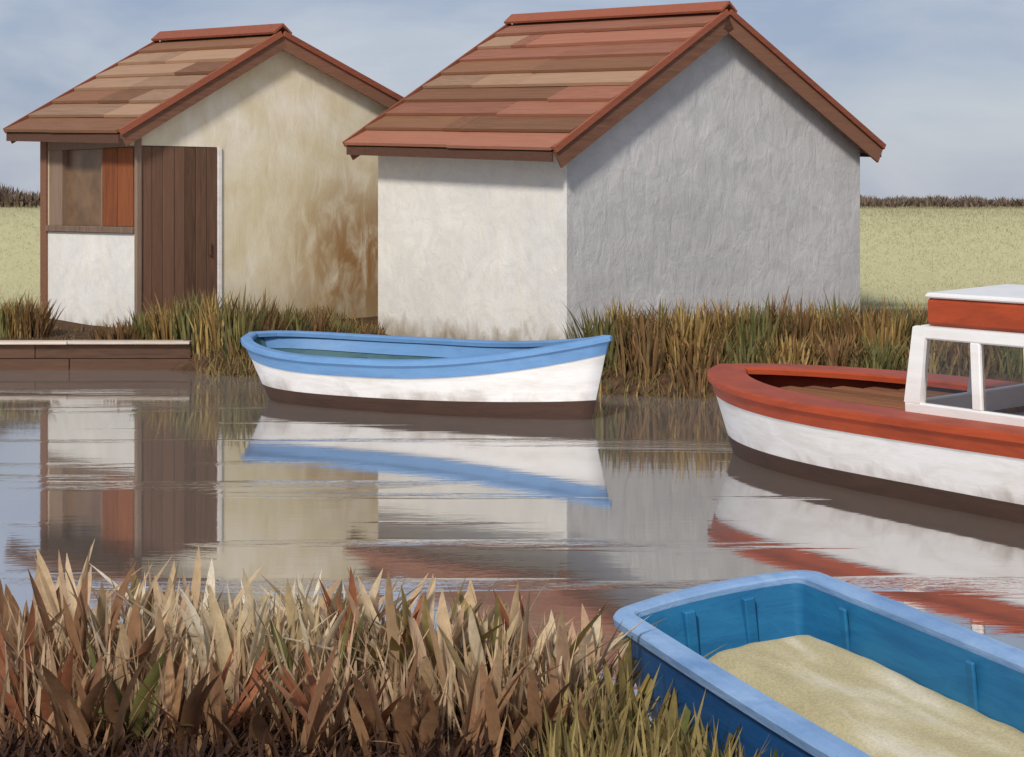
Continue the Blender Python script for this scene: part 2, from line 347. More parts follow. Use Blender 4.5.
# ------------------------------------------------------------------ blades
def blades_mesh(name, bases, heights, widths, leans, azim, mat, seg=4, bend=0.5, droop=None):
    """many curved leaf blades in one mesh: arrays of equal length"""
    n = len(bases); bases = np.asarray(bases, float)
    t = np.linspace(0, 1, seg+1)
    dirx = np.cos(azim); diry = np.sin(azim)
    face = azim + np.pi/2 + rng.uniform(-0.6, 0.6, n)
    wx = np.cos(face); wy = np.sin(face)
    V = np.zeros((n, (seg+1)*2, 3))
    for k, tk in enumerate(t):
        off = heights*leans*(tk*(1-bend)+bend*tk*tk*1.3)
        zc = heights*(tk - leans*leans*0.35*tk*tk)
        prof = (0.55+0.9*tk)*(1-tk**2.2) if tk < 1 else 0.02
        w = widths*0.5*max(prof, 0.03)
        c = np.stack([bases[:, 0]+dirx*off, bases[:, 1]+diry*off, bases[:, 2]+zc], 1)
        side = np.stack([wx*w, wy*w, np.zeros(n)], 1)
        V[:, k*2] = c-side; V[:, k*2+1] = c+side
    per = (seg+1)*2
    fl = np.array([[k*2, k*2+1, k*2+3, k*2+2] for k in range(seg)])
    Fc = (np.arange(n)[:, None, None]*per + fl[None]).reshape(-1, 4)
    me = bpy.data.meshes.new(name); me.vertices.add(n*per); me.vertices.foreach_set('co', V.reshape(-1))
    me.loops.add(Fc.size); me.loops.foreach_set('vertex_index', Fc.reshape(-1).astype(np.int32))
    me.polygons.add(len(Fc)); me.polygons.foreach_set('loop_start', np.arange(0, Fc.size, 4, dtype=np.int32))
    me.update(calc_edges=True); me.polygons.foreach_set('use_smooth', np.ones(len(Fc), bool)); me.materials.append(mat)
    return me

def scatter(name, pts, h, w, lean, mat, bend=0.5, seg=4, parent=None):
    n = len(pts)
    H = rng.uniform(h[0], h[1], n); W = rng.uniform(w[0], w[1], n); L = rng.uniform(lean[0], lean[1], n); A = rng.uniform(0, 2*np.pi, n)
    return link_mesh(name, blades_mesh(name, pts, H, W, L, A, mat, seg, bend), parent)

# ------------------------------------------------------------------ huts
UNIT = {}
def unit_board(mat):
    if mat.name not in UNIT:
        bm = bmesh.new(); bmesh.ops.create_cube(bm, size=1.0)
        for v in bm.verts: v.co += Vector((0.5, 0.5, 0.5))
        me = bpy.data.meshes.new('board'); bm.to_mesh(me); bm.free(); me.materials.append(mat); UNIT[mat.name] = me
    return UNIT[mat.name]

def plank_between(name, p0, p1, up, depth, thick, mat, parent):
    """a straight plank from p0 to p1; hangs 'depth' below along -up, 'thick' sideways"""
    p0 = Vector(p0); p1 = Vector(p1); d = (p1-p0); up = Vector(up).normalized(); side = d.cross(up).normalized()
    vs_ = []
    for p in (p0, p1):
        for a, b in ((0, 0), (0, 1), (1, 1), (1, 0)): vs_.append(p - up*depth*a + side*thick*b)
    fs = [[0, 1, 2, 3], [7, 6, 5, 4], [0, 4, 5, 1], [1, 5, 6, 2], [2, 6, 7, 3], [3, 7, 4, 0]]
    return fix_normals(mesh_obj(name, vs_, fs, mat, parent))

def make_roof(root, m_x, xe0, ze0, xr, zr, xe1, ze1, y0, y1, ky, ncourse, tones, split):
    """two slopes in hut space: x across the gable, y along the ridge; z lifts by ky*y towards the back"""
    roof = mesh_obj('roof', *slab_roof(xe0, ze0, xr, zr, xe1, ze1, y0, y1, ky), M['old_wood'], root)
    fix_normals(roof)
    for (xa, za, flip) in ((xe0, ze0, 0), (xe1, ze1, 1)):
        E = Vector((xa, 0, za)); Rg = Vector((xr, 0, zr)); slope = Rg-E; Ls = slope.length; sd = slope.normalized()
        yd = Vector((0, 1, ky)).normalized(); nd = sd.cross(yd); nd = nd if nd.z > 0 else -nd
        cw = Ls/ncourse
        for k in range(ncourse):
            cuts = [y0] + (sorted(random.uniform(y0+0.7, y1-0.7) for _ in range(split[k % len(split)])) if not flip else []) + [y1]
            lift = random.uniform(0.0, 0.008)
            for a, b in zip(cuts[:-1], cuts[1:]):
                me = unit_board(M[random.choice(tones[k % len(tones)])])
                o = link_mesh('roof_board', me, roof)
                base = E + sd*(k*cw-(0.03 if k == 0 else 0)-random.uniform(0, 0.02)) + Vector((0, 1, ky))*(a+0.004) + nd*(0.06+lift)
                tilt = -0.05/cw                                 # lower edge stands proud over the course below
                s2 = (sd + nd*tilt).normalized(); n2 = (nd - sd*tilt).normalized()
                X = yd*(b-a-0.008); Y = s2*(cw+0.035); Z = n2*0.045
                if X.cross(Y).dot(Z) < 0: base = base + X; X = -X
                o.matrix_local = Matrix(((X.x, Y.x, Z.x, base.x), (X.y, Y.y, Z.y, base.y), (X.z, Y.z, Z.z, base.z), (0, 0, 0, 1)))
    return roof

def slab_roof(xe0, ze0, xr, zr, xe1, ze1, y0, y1, ky, th=0.05):
    vs_ = []
    for y in (y0, y1):
        for (x, z) in ((xe0, ze0), (xr, zr), (xe1, ze1), (xe1, ze1-th), (xr, zr-th*1.2), (xe0, ze0-th)): vs_.append((x, y, z+ky*y))
    fs = [[0, 1, 4, 5], [1, 2, 3, 4], [11, 10, 7, 6], [10, 9, 8, 7]] + [[i, (i+1) % 6, 6+(i+1) % 6, 6+i] for i in range(6)]
    return vs_, fs

def trims(root, xe0, ze0, xr, zr, xe1, ze1, y0, y1, ky, depth):
    for (xa, za, xb, zb) in ((xe0, ze0, xr, zr), (xr, zr, xe1, ze1)):
        up = Vector((-(zb-za), 0, xb-xa)).normalized()
        for yy, sg in ((y0, -1), (y1, 1)):
            off = Vector((0, sg*0.012, ky*yy))
            a = Vector((xa, yy, za))+off; b = Vector((xb, yy, zb))+off
            if sg > 0: a, b = b, a                                 # thickness always points outwards
            th = 0.035
            o = plank_between('bargeboard', a+up*0.03, b+up*0.03, up, depth, th, M['barge'], root)
            ext = 0.05
            d = (b-a).normalized()
            plank_between('verge_board', a+up*0.10+Vector((0, sg*0.02, 0)), b+up*0.10+Vector((0, sg*0.02, 0)), up, 0.085, 0.05, M['verge_red'], root)
    # ridge cap
    vs_ = []
    for y in (y0-0.07, y1+0.07):
        for (dx, dz) in ((-0.17, 0.0), (0, 0.14), (0.17, 0.0), (0.15, -0.03), (0, 0.10), (-0.15, -0.03)): vs_.append((xr+dx, y, zr+0.075+dz+ky*y))
    fs = [[0, 1, 4, 5], [1, 2, 3, 4], [11, 10, 7, 6], [10, 9, 8, 7]] + [[i, (i+1) % 6, 6+(i+1) % 6, 6+i] for i in range(6)]
    fix_normals(mesh_obj('ridge_cap', vs_, fs, M['verge_red'], root))
    # eave fascias
    for xa, za in ((xe0, ze0), (xe1, ze1)):
        s = 1 if xa > xr else -1
        lo = xa - (0.0 if s > 0 else 0.03)
        vs_ = []
        for y in (y0+0.0, y1):
            for (dx, dz) in ((0, 0.02), (0.03, 0.02), (0.03, -0.11), (0, -0.11)): vs_.append((lo+dx, y, za+dz+ky*y))
        fs = [[0, 1, 2, 3], [7, 6, 5, 4]] + [[i, (i+1) % 4, 4+(i+1) % 4, 4+i] for i in range(4)]
        fix_normals(mesh_obj('fascia', vs_, fs, M['fascia'], root))

def gable_poly(g, xr, zl, zr, zp, zb):
    return [(0, zb), (g, zb), (g, zr), (xr, zp), (0, zl)]

# --- white hut (right)
TH2 = R(40); A2 = (0.7425, 24.3); s2, g2, ky2 = 4.353, 6.163, 0.040
hut2 = empty('fishing_hut', (A2[0], A2[1], 0.0), TH2)
tag(hut2, 'whitewashed hut with grey rendered gable and terracotta board roof behind the blue boat', 'hut', 'huts on the far bank')
ZB = -0.05
xr2 = 2.90
e0x, e0z, rz2, e1x, e1z = -0.42, 2.85, 4.90, g2+0.25, 3.02
# wall tops tucked just under the roof slab
def under(x, xe0, ze0, xr, zr, xe1, ze1, th=0.075):
    return (ze0+(zr-ze0)*(x-xe0)/(xr-xe0) if x <= xr else zr+(ze1-zr)*(x-xr)/(xe1-xr)) - th
u2 = lambda x: under(x, e0x, e0z, xr2, rz2, e1x, e1z)
prism('gable_wall', [(x, 0, z) for x, z in gable_poly(g2, xr2, u2(0), u2(g2), u2(xr2)-0.02, ZB)], (0, 0.2, 0), M['grey_wall'], hut2)
prism('rear_gable_wall', [(x, s2-0.2, z+ky2*s2) for x, z in gable_poly(g2, xr2, u2(0), u2(g2), u2(xr2)-0.02, ZB-ky2*s2)], (0, 0.2, 0), M['grey_wall'], hut2)
prism('side_wall', [(-0.003, 0.003, ZB), (-0.003, s2-0.003, ZB), (-0.003, s2-0.003, u2(0)-0.01+ky2*s2), (-0.003, 0.003, u2(0)-0.01)], (0.2, 0, 0), M['white_wall'], hut2)
prism('rear_side_wall', [(g2-0.197, 0.2, ZB), (g2-0.197, s2-0.2, ZB), (g2-0.197, s2-0.2, u2(g2)-0.01+ky2*s2), (g2-0.197, 0.2, u2(g2)-0.01)], (0.2, 0, 0), M['grey_wall'], hut2)
make_roof(hut2, 0, e0x, e0z, xr2, rz2, e1x, e1z, -0.2, s2+0.2, ky2, 9,
          [['roof_pink'], ['roof_brown', 'roof_tan'], ['roof_pink'], ['roof_pink', 'roof_brown'], ['roof_tan'], ['roof_brown'], ['roof_pink'], ['roof_pink', 'roof_tan'], ['roof_pink']], [1, 2, 1])
trims(hut2, e0x, e0z, xr2, rz2, e1x, e1z, -0.2, s2+0.2, ky2, 0.25)

# --- tan hut (left)
TH1 = R(42); A1 = (-5.417, 26.0); s1, g1, ky1 = 2.89, 5.5, 0.035
hut1 = empty('fishing_hut', (A1[0], A1[1], 0.0), TH1)
tag(hut1, 'tan rendered hut with brown plank door and rust shuttered window at the left', 'hut', 'huts on the far bank')
xr1 = 2.40
f0x, f0z, rz1, f1x, f1z = -0.36, 3.15, 4.72, g1+0.3, 3.36
u1 = lambda x: under(x, f0x, f0z, xr1, rz1, f1x, f1z)
# gable wall in pieces round the door
dw, dt = 1.36, 3.02
gw = prism('gable_wall', [(dw+0.06, 0, ZB), (g1, 0, ZB), (g1, 0, u1(g1)), (xr1, 0, u1(xr1)-0.02), (dw+0.06, 0, u1(dw+0.06))], (0, 0.2, 0), M['tan_wall'], hut1)
prism('gable_wall', [(0.0, 0, dt), (dw+0.06, 0, dt), (dw+0.06, 0, u1(dw+0.06)), (0.0, 0, u1(0.0))], (0, 0.2, 0), M['tan_wall'], hut1)
prism('rear_gable_wall', [(x, s1-0.2, z+ky1*s1) for x, z in gable_poly(g1, xr1, u1(0), u1(g1), u1(xr1)-0.02, ZB-ky1*s1)], (0, 0.2, 0), M['tan_wall'], hut1)
box('rear_side_wall', (g1-0.2, 0.2, ZB), (g1, s1-0.2, u1(g1)-0.03), M['tan_wall'], hut1)
box('door_jamb', (dw+0.0, -0.035, ZB), (dw+0.058, 0.12, dt-0.002), M['white_paint'], hut1)
door = empty('door'); door.parent = hut1
door.location = (0.06, 0.02, 0.25)
npl = 7; pwid = (dw-0.06)/npl
for i in range(npl):
    me_dx = random.uniform(-0.008, 0.008)
    box('plank', (i*pwid+0.004, me_dx-0.02, 0), ((i+1)*pwid-0.004, 0.03+me_dx, dt-0.26), M['door'], door, 0.004)
box('ledge', (0.02, 0.032, 0.35), (dw-0.08, 0.06, 0.5), M['door'], door); box('ledge', (0.02, 0.032, 2.1), (dw-0.08, 0.06, 2.25), M['door'], door)
box('door_handle', (pwid*6.2, -0.06, 1.15), (pwid*6.35, -0.021, 1.35), M['fascia'], door, 0.005)
box('door_threshold', (0.055, -0.05, 0.0), (dw-0.002, 0.15, 0.245), M['fascia'], hut1)
# side wall: white lower panel, window above
zs = 1.74
box('side_wall', (0.0, 0.055, ZB), (0.2, s1-0.2, zs), M['white_wall'], hut1)
box('corner_post', (-0.012, -0.03, ZB), (0.058, 0.052, u1(0)-0.03), M['old_wood'], hut1)
box('corner_post', (-0.03, s1-0.198, ZB), (0.14, s1+0.0, u1(0)+0.05), M['barge'], hut1)
box('window_sill', (-0.05, 0.06, zs+0.002), (0.2, s1-0.2, zs+0.10), M['old_wood'], hut1, 0.01)
win = empty('window', (0, 0, 0)); win.parent = hut1
zt = u1(0)-0.06
box('head_board', (0.0, 0.054, zt-0.22), (0.18, s1-0.2, zt+0.03), M['old_wood'], win)
y_sh0, y_sh1 = 0.08, 0.98
box('frame', (0.02, s1-0.62, zs+0.102), (0.14, s1-0.2, zt-0.222), M['old_wood'], win)
box('frame', (0.02, y_sh1, zs+0.102), (0.14, y_sh1+0.09, zt-0.222), M['old_wood'], win)
box('pane', (0.10, y_sh1+0.092, zs+0.102), (0.12, s1-0.622, zt-0.222), M['pane'], win)
sh = empty('shutter'); sh.parent = hut1; sh.location = (0.0, y_sh0, zs+0.104)
nsl = 4; sw_ = (y_sh1-y_sh0-0.01)/nsl
for i in range(nsl):
    box('plank', (-0.02+random.uniform(-.006, .006), i*sw_+0.003, 0), (0.03, (i+1)*sw_-0.003, zt-0.225-zs-0.104), M['rust'], sh, 0.004)
box('batten', (0.031, 0.02, 0.12), (0.05, 0.86, 0.22), M['rust'], sh); 
make_roof(hut1, 0, f0x, f0z, xr1, rz1, f1x, f1z, -0.15, s1+0.42, ky1, 7,
          [['roof_brown'], ['roof_tan'], ['roof_brown', 'roof_tan'], ['roof_tan'], ['roof_brown', 'roof_tan'], ['roof_tan'], ['roof_brown', 'roof_pink']], [1, 1, 2])
trims(hut1, f0x, f0z, xr1, rz1, f1x, f1z, -0.15, s1+0.42, ky1, 0.20)

# ------------------------------------------------------------------ timber quay in front of the tan hut
q = empty('timber_quay', (-9.0, 23.55, 0)); tag(q, 'low brown timber quay with pale cap along the bank below the tan hut', 'quay')
for row in range(3):
    x = 0.0; k = 0
    while x < 4.75:
        L = min(random.uniform(1.9, 3.4), 4.8-x)
        box('board', (x+0.004, random.uniform(-0.012, 0.01), -0.22+row*0.185+0.004), (x+L-0.004, 0.05, -0.22+(row+1)*0.185-0.004), M['quay'], q, 0.005); x += L
x = 0.0
for i in range(3):
    box('cap_board', (x+0.004, -0.09, 0.338+0.003*i), (x+1.596, 0.16, 0.378+0.003*i), M['quay_cap'], q, 0.006); x += 1.6

# ------------------------------------------------------------------ boats
def loft_boat(root, L, bfun, hfun, draft, e, rake_b, rake_s, zboot, strake, mats, rim_w, zfloor, N=36, transom=False, inset=0.05):
    ts = np.linspace(0, 1, N+1)
    def P(t, side, z):
        h = hfun(t); qf = max(0.0, min(1.0, (z+draft)/(h+draft)))
        x = L*(t-0.5) + rake_b*(qf-1)*t**5 - rake_s*(qf-1)*(1-t)**5
        # keep a fuller waterplane towards the ends
        y = bfun(t)*(qf**e)
        return Vector((x, side*y, z))
    def band(name, z0f, z1f, mat, rows=3, off=0.0):
        vs_, fs = [], []
        path = [(t, 1) for t in ts] + [(t, -1) for t in ts[::-1]]
        for (t, sd) in path:
            for r in range(rows+1):
                z0, z1 = z0f(t), z1f(t); p = P(t, sd, z0+(z1-z0)*r/rows); p.y += sd*off; vs_.append(p)
        n = len(path)
        for i in range(n):
            j = (i+1) % n
            for r in range(rows): fs.append([i*(rows+1)+r, j*(rows+1)+r, j*(rows+1)+r+1, i*(rows+1)+r+1])
        return mesh_obj(name, vs_, fs, mat, root, smooth=True)
    hull = band('hull', lambda t: zboot, lambda t: hfun(t)-strake, mats['hull'], 4)
    band('bottom_paint', lambda t: -draft, lambda t: zboot, mats['boot'], 4)
    st = band('sheer_strake', lambda t: hfun(t)-strake, lambda t: hfun(t), mats['strake'], 3, 0.012)
    # narrow rubbing edge under the strake
    # inner lining
    vs_, fs = [], []; rows = 4
    path = [(t, 1) for t in ts] + [(t, -1) for t in ts[::-1]]
    for (t, sd) in path:
        for r in range(rows+1):
            z = zfloor+(hfun(t)-0.005-zfloor)*r/rows; p = P(0.5+(t-0.5)*(1-2*inset/L*1.4), sd, z); p.z = z
            p.y = sd*max(0.0, abs(p.y)-inset); vs_.append(p)
    n = len(path)
    for i in range(n):
        j = (i+1) % n
        for r in range(rows): fs.append([i*(rows+1)+r+1, j*(rows+1)+r+1, j*(rows+1)+r, i*(rows+1)+r])
    mesh_obj('inner_lining', vs_, fs, mats['inner'], root, smooth=True)
    if 'inner_top' in mats:
        vs_, fs = [], []
        for (t, sd) in path:
            for dz in (-0.17, -0.08, -0.004):
                z = hfun(t)+dz; p = P(0.5+(t-0.5)*(1-2*inset/L*1.4), sd, z); p.z = z; p.y = sd*max(0.0, abs(p.y)-inset-0.014); vs_.append(p)
        for i in range(n):
            j = (i+1) % n
            for r in range(2): fs.append([i*3+r+1, j*3+r+1, j*3+r, i*3+r])
        mesh_obj('inner_strake', vs_, fs, mats['inner_top'], root, smooth=True)
    # rim: closed ring with a rectangular, slightly crowned section
    vs_, fs = [], []
    def edge(t, sd, off):
        # offset of the sheer line in plan
        eps = 0.004; a = P(max(0, t-eps), sd, hfun(t)); b = P(min(1, t+eps), sd, hfun(t)); d = (b-a); d.z = 0
        nrm = Vector((-d.y, d.x, 0)).normalized()*sd
        p = P(t, sd, hfun(t)) + nrm*off
        if off < 0 and p.y*sd < 0: p.y = 0
        return p
    prof = [(0.03, -0.03), (0.03, 0.012), (0.01, 0.026), (-rim_w+0.02, 0.026), (-rim_w, 0.010), (-rim_w, -0.03)]
    for (t, sd) in path:
        for (o, dz) in prof: p = edge(t, sd, o); p.z += dz; vs_.append(p)
    k = len(prof)
    for i in range(n):
        j = (i+1) % n
        for r in range(k): fs.append([i*k+r, i*k+(r+1) % k, j*k+(r+1) % k, j*k+r])
    mesh_obj('gunwale', vs_, fs, mats['rim'], root, smooth=False)
    # floor
    vs_ = []; fs = []
    for i, t in enumerate(ts):
        for sd in (1, -1):
            p = P(t, sd, zfloor); p.y = sd*max(0.0, abs(p.y)-inset*0.5); p.z = zfloor+0.002; vs_.append(p)
    for i in range(N): fs.append([2*i, 2*i+1, 2*i+3, 2*i+2])
    mesh_obj('floor', vs_, fs, mats['floor'], root)
    return P

def thwart(root, P, t0, t1, z, mat, th=0.035, inset=0.05, name='thwart', sub=None):
    pts = []
    a, b, c, d = P(t0, 1, z), P(t1, 1, z), P(t1, -1, z), P(t0, -1, z)
    poly = []
    for p in (a, b, c, d):
        p.y = math.copysign(max(0.01, abs(p.y)-inset), p.y); p.z = z; poly.append(p)
    return prism(name, poly, (0, 0, th), mat, root)

# --- blue and white rowing boat by the hut
sp, bp = Vector((-2.95, 20.5)), Vector((1.0, 18.1))
L1 = (bp-sp).length; c1 = (sp+bp)/2
rb = empty('rowing_boat', (c1.x, c1.y, 0.0), math.atan2(bp.y-sp.y, bp.x-sp.x)); rb.rotation_euler[0] = R(3.5)
tag(rb, 'white rowing boat with sky blue gunwale band moored before the white hut', 'boat', 'boats')
def b1(t):
    return 0.86*min(1.0, (1-(1-min(t/0.42, 1))**2.6)**0.62)*min(1.0, (1-(1-min((1-t)/0.62, 1))**2.2)**0.85) + 0.004
def h1(t): return 0.60 + 0.10*(1-min(1, t/0.35))**2 + 0.24*max(0, (t-0.5)/0.5)**2.0
P1 = loft_boat(rb, L1, b1, h1, 0.28, 0.36, 0.30, 0.42, 0.20, 0.17,
    dict(hull=M['hull_white'], boot=M['boot'], strake=M['blue_paint'], inner=M['teal_inside'], inner_top=M['blue_paint'], rim=M['blue_paint'], floor=M['teal_inside']), 0.10, 0.10)
for (a, b) in ((0.16, 0.24), (0.46, 0.51), (0.72, 0.77)): thwart(rb, P1, a, b, 0.36, M['teal_inside'])
for k in range(5): thwart(rb, P1, 0.2+0.12*k, 0.205+0.12*k+0.004, 0.125, M['teal_inside'], 0.05, 0.03, 'rib')

# --- orange and white motor boat on the right
ax = Vector((0.52, -0.854)).normalized(); bow = Vector((1.90, 16.2)); L2 = 6.4
c2 = bow + ax*L2/2
mb = empty('motor_boat', (c2.x, c2.y, 0.0), math.atan2(-ax.y, -ax.x)); mb.rotation_euler[0] = R(-3.0)
tag(mb, 'white motor boat with orange deck and small open white cabin', 'boat', 'boats')
def b2(t):
    f = min(1.0, (1-(1-min((1-t)/0.42, 1))**2.3)**0.72); s_ = 1-0.12*(1-min(t/0.4, 1))**2
    return 0.94*f*s_*(1.0 if t > 0.0 else 1.0) + 0.004
def h2(t): return 0.67 + 0.05*max(0, (t-0.45)/0.55)**2 + 0.04*(1-t)**2
P2 = loft_boat(mb, L2, b2, h2, 0.34, 0.34, 0.30, 0.10, 0.19, 0.15,
    dict(hull=M['hull_white'], boot=M['boot'], strake=M['orange_paint'], inner=M['orange_paint'], rim=M['orange_paint'], floor=M['deck_wood']), 0.31, 0.36, transom=True)
# floor slats in the open well forward
for i in range(9):
    y = -0.56+i*0.14
    t1 = 0.86 - 0.022*abs(i-4)**1.3
    box('floor_slat', (L2*(0.50-0.5), y-0.062, 0.585+random.uniform(0, .008)), (L2*(t1-0.5), y+0.062, 0.62), M['deck_wood'], mb, 0.005)
# cabin, in the boat's own space: x aft-forward, y to port (+y is away from the near side or not)
cab_x1 = L2/2-3.08; cab_x0 = cab_x1-1.75
def cabin():
    cb = empty('cabin'); cb.parent = mb
    y0, y1 = -0.62, 0.70; zb = 0.58; zt_ = 1.34
    pt = 0.085
    box('cockpit_sole', (cab_x0-0.9, y0-0.15, 0.38), (cab_x1, y1+0.1, 0.42), M['orange_paint'], cb)
    for yy in (y0, y1-0.06):
        zc_ = 0.60 if yy == y0 else zb+0.20                       # the far side is cut down to the deck
        box('coaming', (cab_x0, yy, 0.421), (cab_x1, yy+0.06, zc_), M['cabin_white'], cb, 0.012)
        box('top_rail', (cab_x0+0.0, yy+0.002, zt_-0.09), (cab_x1-0.115, yy+0.058, zt_), M['cabin_white'], cb, 0.012)
        for (xa, xb) in ((cab_x0, cab_x0+0.09), (cab_x0+0.50, cab_x0+0.59), (cab_x1-0.76, cab_x1-0.67)):
            box('window_post', (xa, yy+0.004, zc_-0.002), (xb, yy+0.056, zt_-0.088), M['cabin_white'], cb, 0.008)
        # raked front pillar
        prism('front_pillar', [(cab_x1-0.16, yy+0.001, zc_-0.005), (cab_x1, yy+0.001, zc_-0.005), (cab_x1-0.12, yy+0.001, zt_-0.005), (cab_x1-0.25, yy+0.001, zt_-0.005)], (0, 0.058, 0), M['cabin_white'], cb)
        for (xa, xb) in ((cab_x0+0.092, cab_x0+0.498), (cab_x0+0.592, cab_x1-0.762), (cab_x1-0.668, cab_x1-0.20)):
            box('pane', (xa, yy+0.026, zc_+0.003), (xb, yy+0.032, zt_-0.093), M['clear'], cb)
    box('front_coaming', (cab_x1-0.062, y0+0.062, 0.421), (cab_x1-0.002, y1-0.062, zb+0.20), M['cabin_white'], cb, 0.01)
    box('front_head', (cab_x1-0.19, y0+0.062, zt_-0.09), (cab_x1-0.125, y1-0.062, zt_), M['cabin_white'], cb, 0.01)
    prism('front_mullion', [(cab_x1-0.06, 0.02, zb+0.195), (cab_x1-0.01, 0.02, zb+0.195), (cab_x1-0.13, 0.02, zt_-0.05), (cab_x1-0.18, 0.02, zt_-0.05)], (0, 0.05, 0), M['cabin_white'], cb)
    r = box('cabin_roof', (cab_x0-0.05, y0+0.42, zt_+0.002), (cab_x1-0.195, y1-0.06, zt_+0.20), M['orange_paint'], cb, 0.025)
    box('roof_lid', (cab_x0-0.06, y0+0.41, zt_+0.202), (cab_x1-0.185, y1-0.05, zt_+0.24), M['cabin_white'], cb, 0.025)
    box('roof_panel', (cab_x0, y0+0.003, zt_-0.03), (cab_x1-0.192, y1-0.003, zt_-0.002), M['cabin_white'], cb)
    return cb
cabin()

# --- blue punt of sand in the foreground
p1, p2, p3 = Vector((0.394, 7.46, 0.50)), Vector((1.235, 7.95, 0.62)), Vector((1.066, 5.68, 0.46))
X = (p3-p1).normalized(); Y = (p2-p1); Y = (Y - X*Y.dot(X)).normalized(); Z = X.cross(Y)
if Z.z < 0: Z = -Z
WID = (p2-p1).dot(Y); LEN = 3.7
punt = empty('punt'); 
MW = Matrix(((X.x, Y.x, Z.x, p1.x), (X.y, Y.y, Z.y, p1.y), (X.z, Y.z, Z.z, p1.z), (0, 0, 0, 1)))
flipY = X.cross(Y).z < 0
if flipY: MW = Matrix(((X.x, -Y.x, Z.x, p1.x), (X.y, -Y.y, Z.y, p1.y), (X.z, -Y.z, Z.z, p1.z), (0, 0, 0, 1)))
punt.matrix_world = MW; SG = -1 if flipY else 1
tag(punt, 'bright blue blunt ended punt with pale blue rim, half filled with sand', 'boat', 'boats')
def plan(inset, n=10):
    """rounded, slightly bowed plan outline; x along the punt, y across (0..WID)"""
    pts = []; r = max(0.02, 0.09-inset*0.5); w = WID; x0, y0, x1, y1 = inset, inset, LEN-inset, w-inset
    def arc(cx, cy, a0, a1):
        for i in range(n+1): a = a0+(a1-a0)*i/n; pts.append([cx+r*math.cos(a), cy+r*math.sin(a)])
    arc(x0+r, y0+r, 1.5*math.pi, math.pi)
    for i in range(1, 8): pts.append([x0, y0+r+(y1-y0-2*r)*i/8])
    arc(x0+r, y1-r, math.pi, 0.5*math.pi)
    for i in range(1, 24): pts.append([x0+r+(x1-x0-2*r)*i/24, y1])
    arc(x1-r, y1-r, 0.5*math.pi, 0)
    for i in range(1, 8): pts.append([x1, y1-r-(y1-y0-2*r)*i/8])
    arc(x1-r, y0+r, 2*math.pi, 1.5*math.pi)
    for i in range(1, 24): pts.append([x1-r-(x1-x0-2*r)*i/24, y0])
    out = []
    for (x, y) in pts:
        v = (y/w-0.5)*2; x -= 0.10*(1-v*v)*max(0, 1-x/0.6)       # blunt bowed end
        u = x/LEN; y = (y-w/2)*(1+0.10*math.sin(math.pi*min(1, max(0, u))))+w/2
        out.append((x, SG*y))
    return out
def ring_loft(name, loops, mat, smooth_=True, cap=False):
    n = len(loops[0]); vs_ = [p for l in loops for p in l]; fs = []
    for k in range(len(loops)-1):
        for i in range(n): fs.append([k*n+i, k*n+(i+1) % n, (k+1)*n+(i+1) % n, (k+1)*n+i])
    if cap: fs.append([(len(loops)-1)*n+i for i in range(n)])
    return fix_normals(mesh_obj(name, vs_, fs, mat, punt, smooth=smooth_))
lp = lambda ins, z: [(x, y, z) for (x, y) in plan(ins)]
ring_loft('hull', [lp(0.015, -0.045), lp(0.04, -0.20), lp(0.08, -0.38), lp(0.14, -0.52)], M['punt_out'], True, True)
ring_loft('rim', [lp(0.02, -0.05), lp(0.0, -0.045), lp(-0.002, -0.012), lp(0.006, -0.002), lp(0.045, 0.002), lp(0.084, -0.002), lp(0.09, -0.012), lp(0.09, -0.05)], M['rim_blue'], False)
ring_loft('inner_lining', [lp(0.10, -0.03), lp(0.112, -0.12), lp(0.13, -0.25), lp(0.15, -0.40)], M['punt_in'], True, True)
# ribs
for i in range(4):
    xx = 0.42+0.85*i
    for yy, s_ in ((0.118, 1), (WID-0.118, -1)):
        wy = (yy-WID/2)*(1+0.10*math.sin(math.pi*xx/LEN))+WID/2
        y_a, y_b = sorted((SG*wy, SG*(wy+s_*0.018)))
        box('rib', (xx, y_a, -0.385), (xx+0.05, y_b, -0.05), M['punt_in'], punt, 0.006)
for yy in (0.32, 0.60):
    y_a, y_b = sorted((SG*yy, SG*(yy+0.05))); box('rib', (0.03, y_a, -0.385), (0.075, y_b, -0.05), M['punt_in'], punt, 0.006)
# sand heap: lies in the punt, a thing of its own
sand_root = tag(mesh_obj('sand_heap', [], [], M['sand']), 'heap of pale sand lying in the blue punt', 'sand'); sand_root.matrix_world = MW
nu, nv = 70, 26; vs_, fs = [], []
for i in range(nu+1):
    for j in range(nv+1):
        u = i/nu; v = j/nv; x = 0.17+(LEN-0.34)*u; yb0, yb1 = 0.135, WID-0.135
        y = yb0+(yb1-yb0)*v; y = (y-WID/2)*(1+0.10*math.sin(math.pi*x/LEN))+WID/2
        edge_ = min(1, (1-abs(2*v-1))/0.5)
        zz = -0.405 + 0.29*smooth(-0.06, 0.30, x-0.12-0.06*v) * (0.62+0.38*smooth(0, 1, edge_))
        zz += 0.010*mnoise.noise(Vector((x*2.2, y*5, 1.7))) + 0.008*mnoise.noise(Vector((x*9, y*12, 4.1)))
        vs_.append(Vector((x, SG*y, zz)))
fs = [[i*(nv+1)+j, i*(nv+1)+j+1, (i+1)*(nv+1)+j+1, (i+1)*(nv+1)+j] for i in range(nu) for j in range(nv)]
me = sand_root.data; me.from_pydata([tuple(v) for v in vs_], [], fs); me.update(); me.polygons.foreach_set('use_smooth', [True]*len(me.polygons)); fix_normals(sand_root)

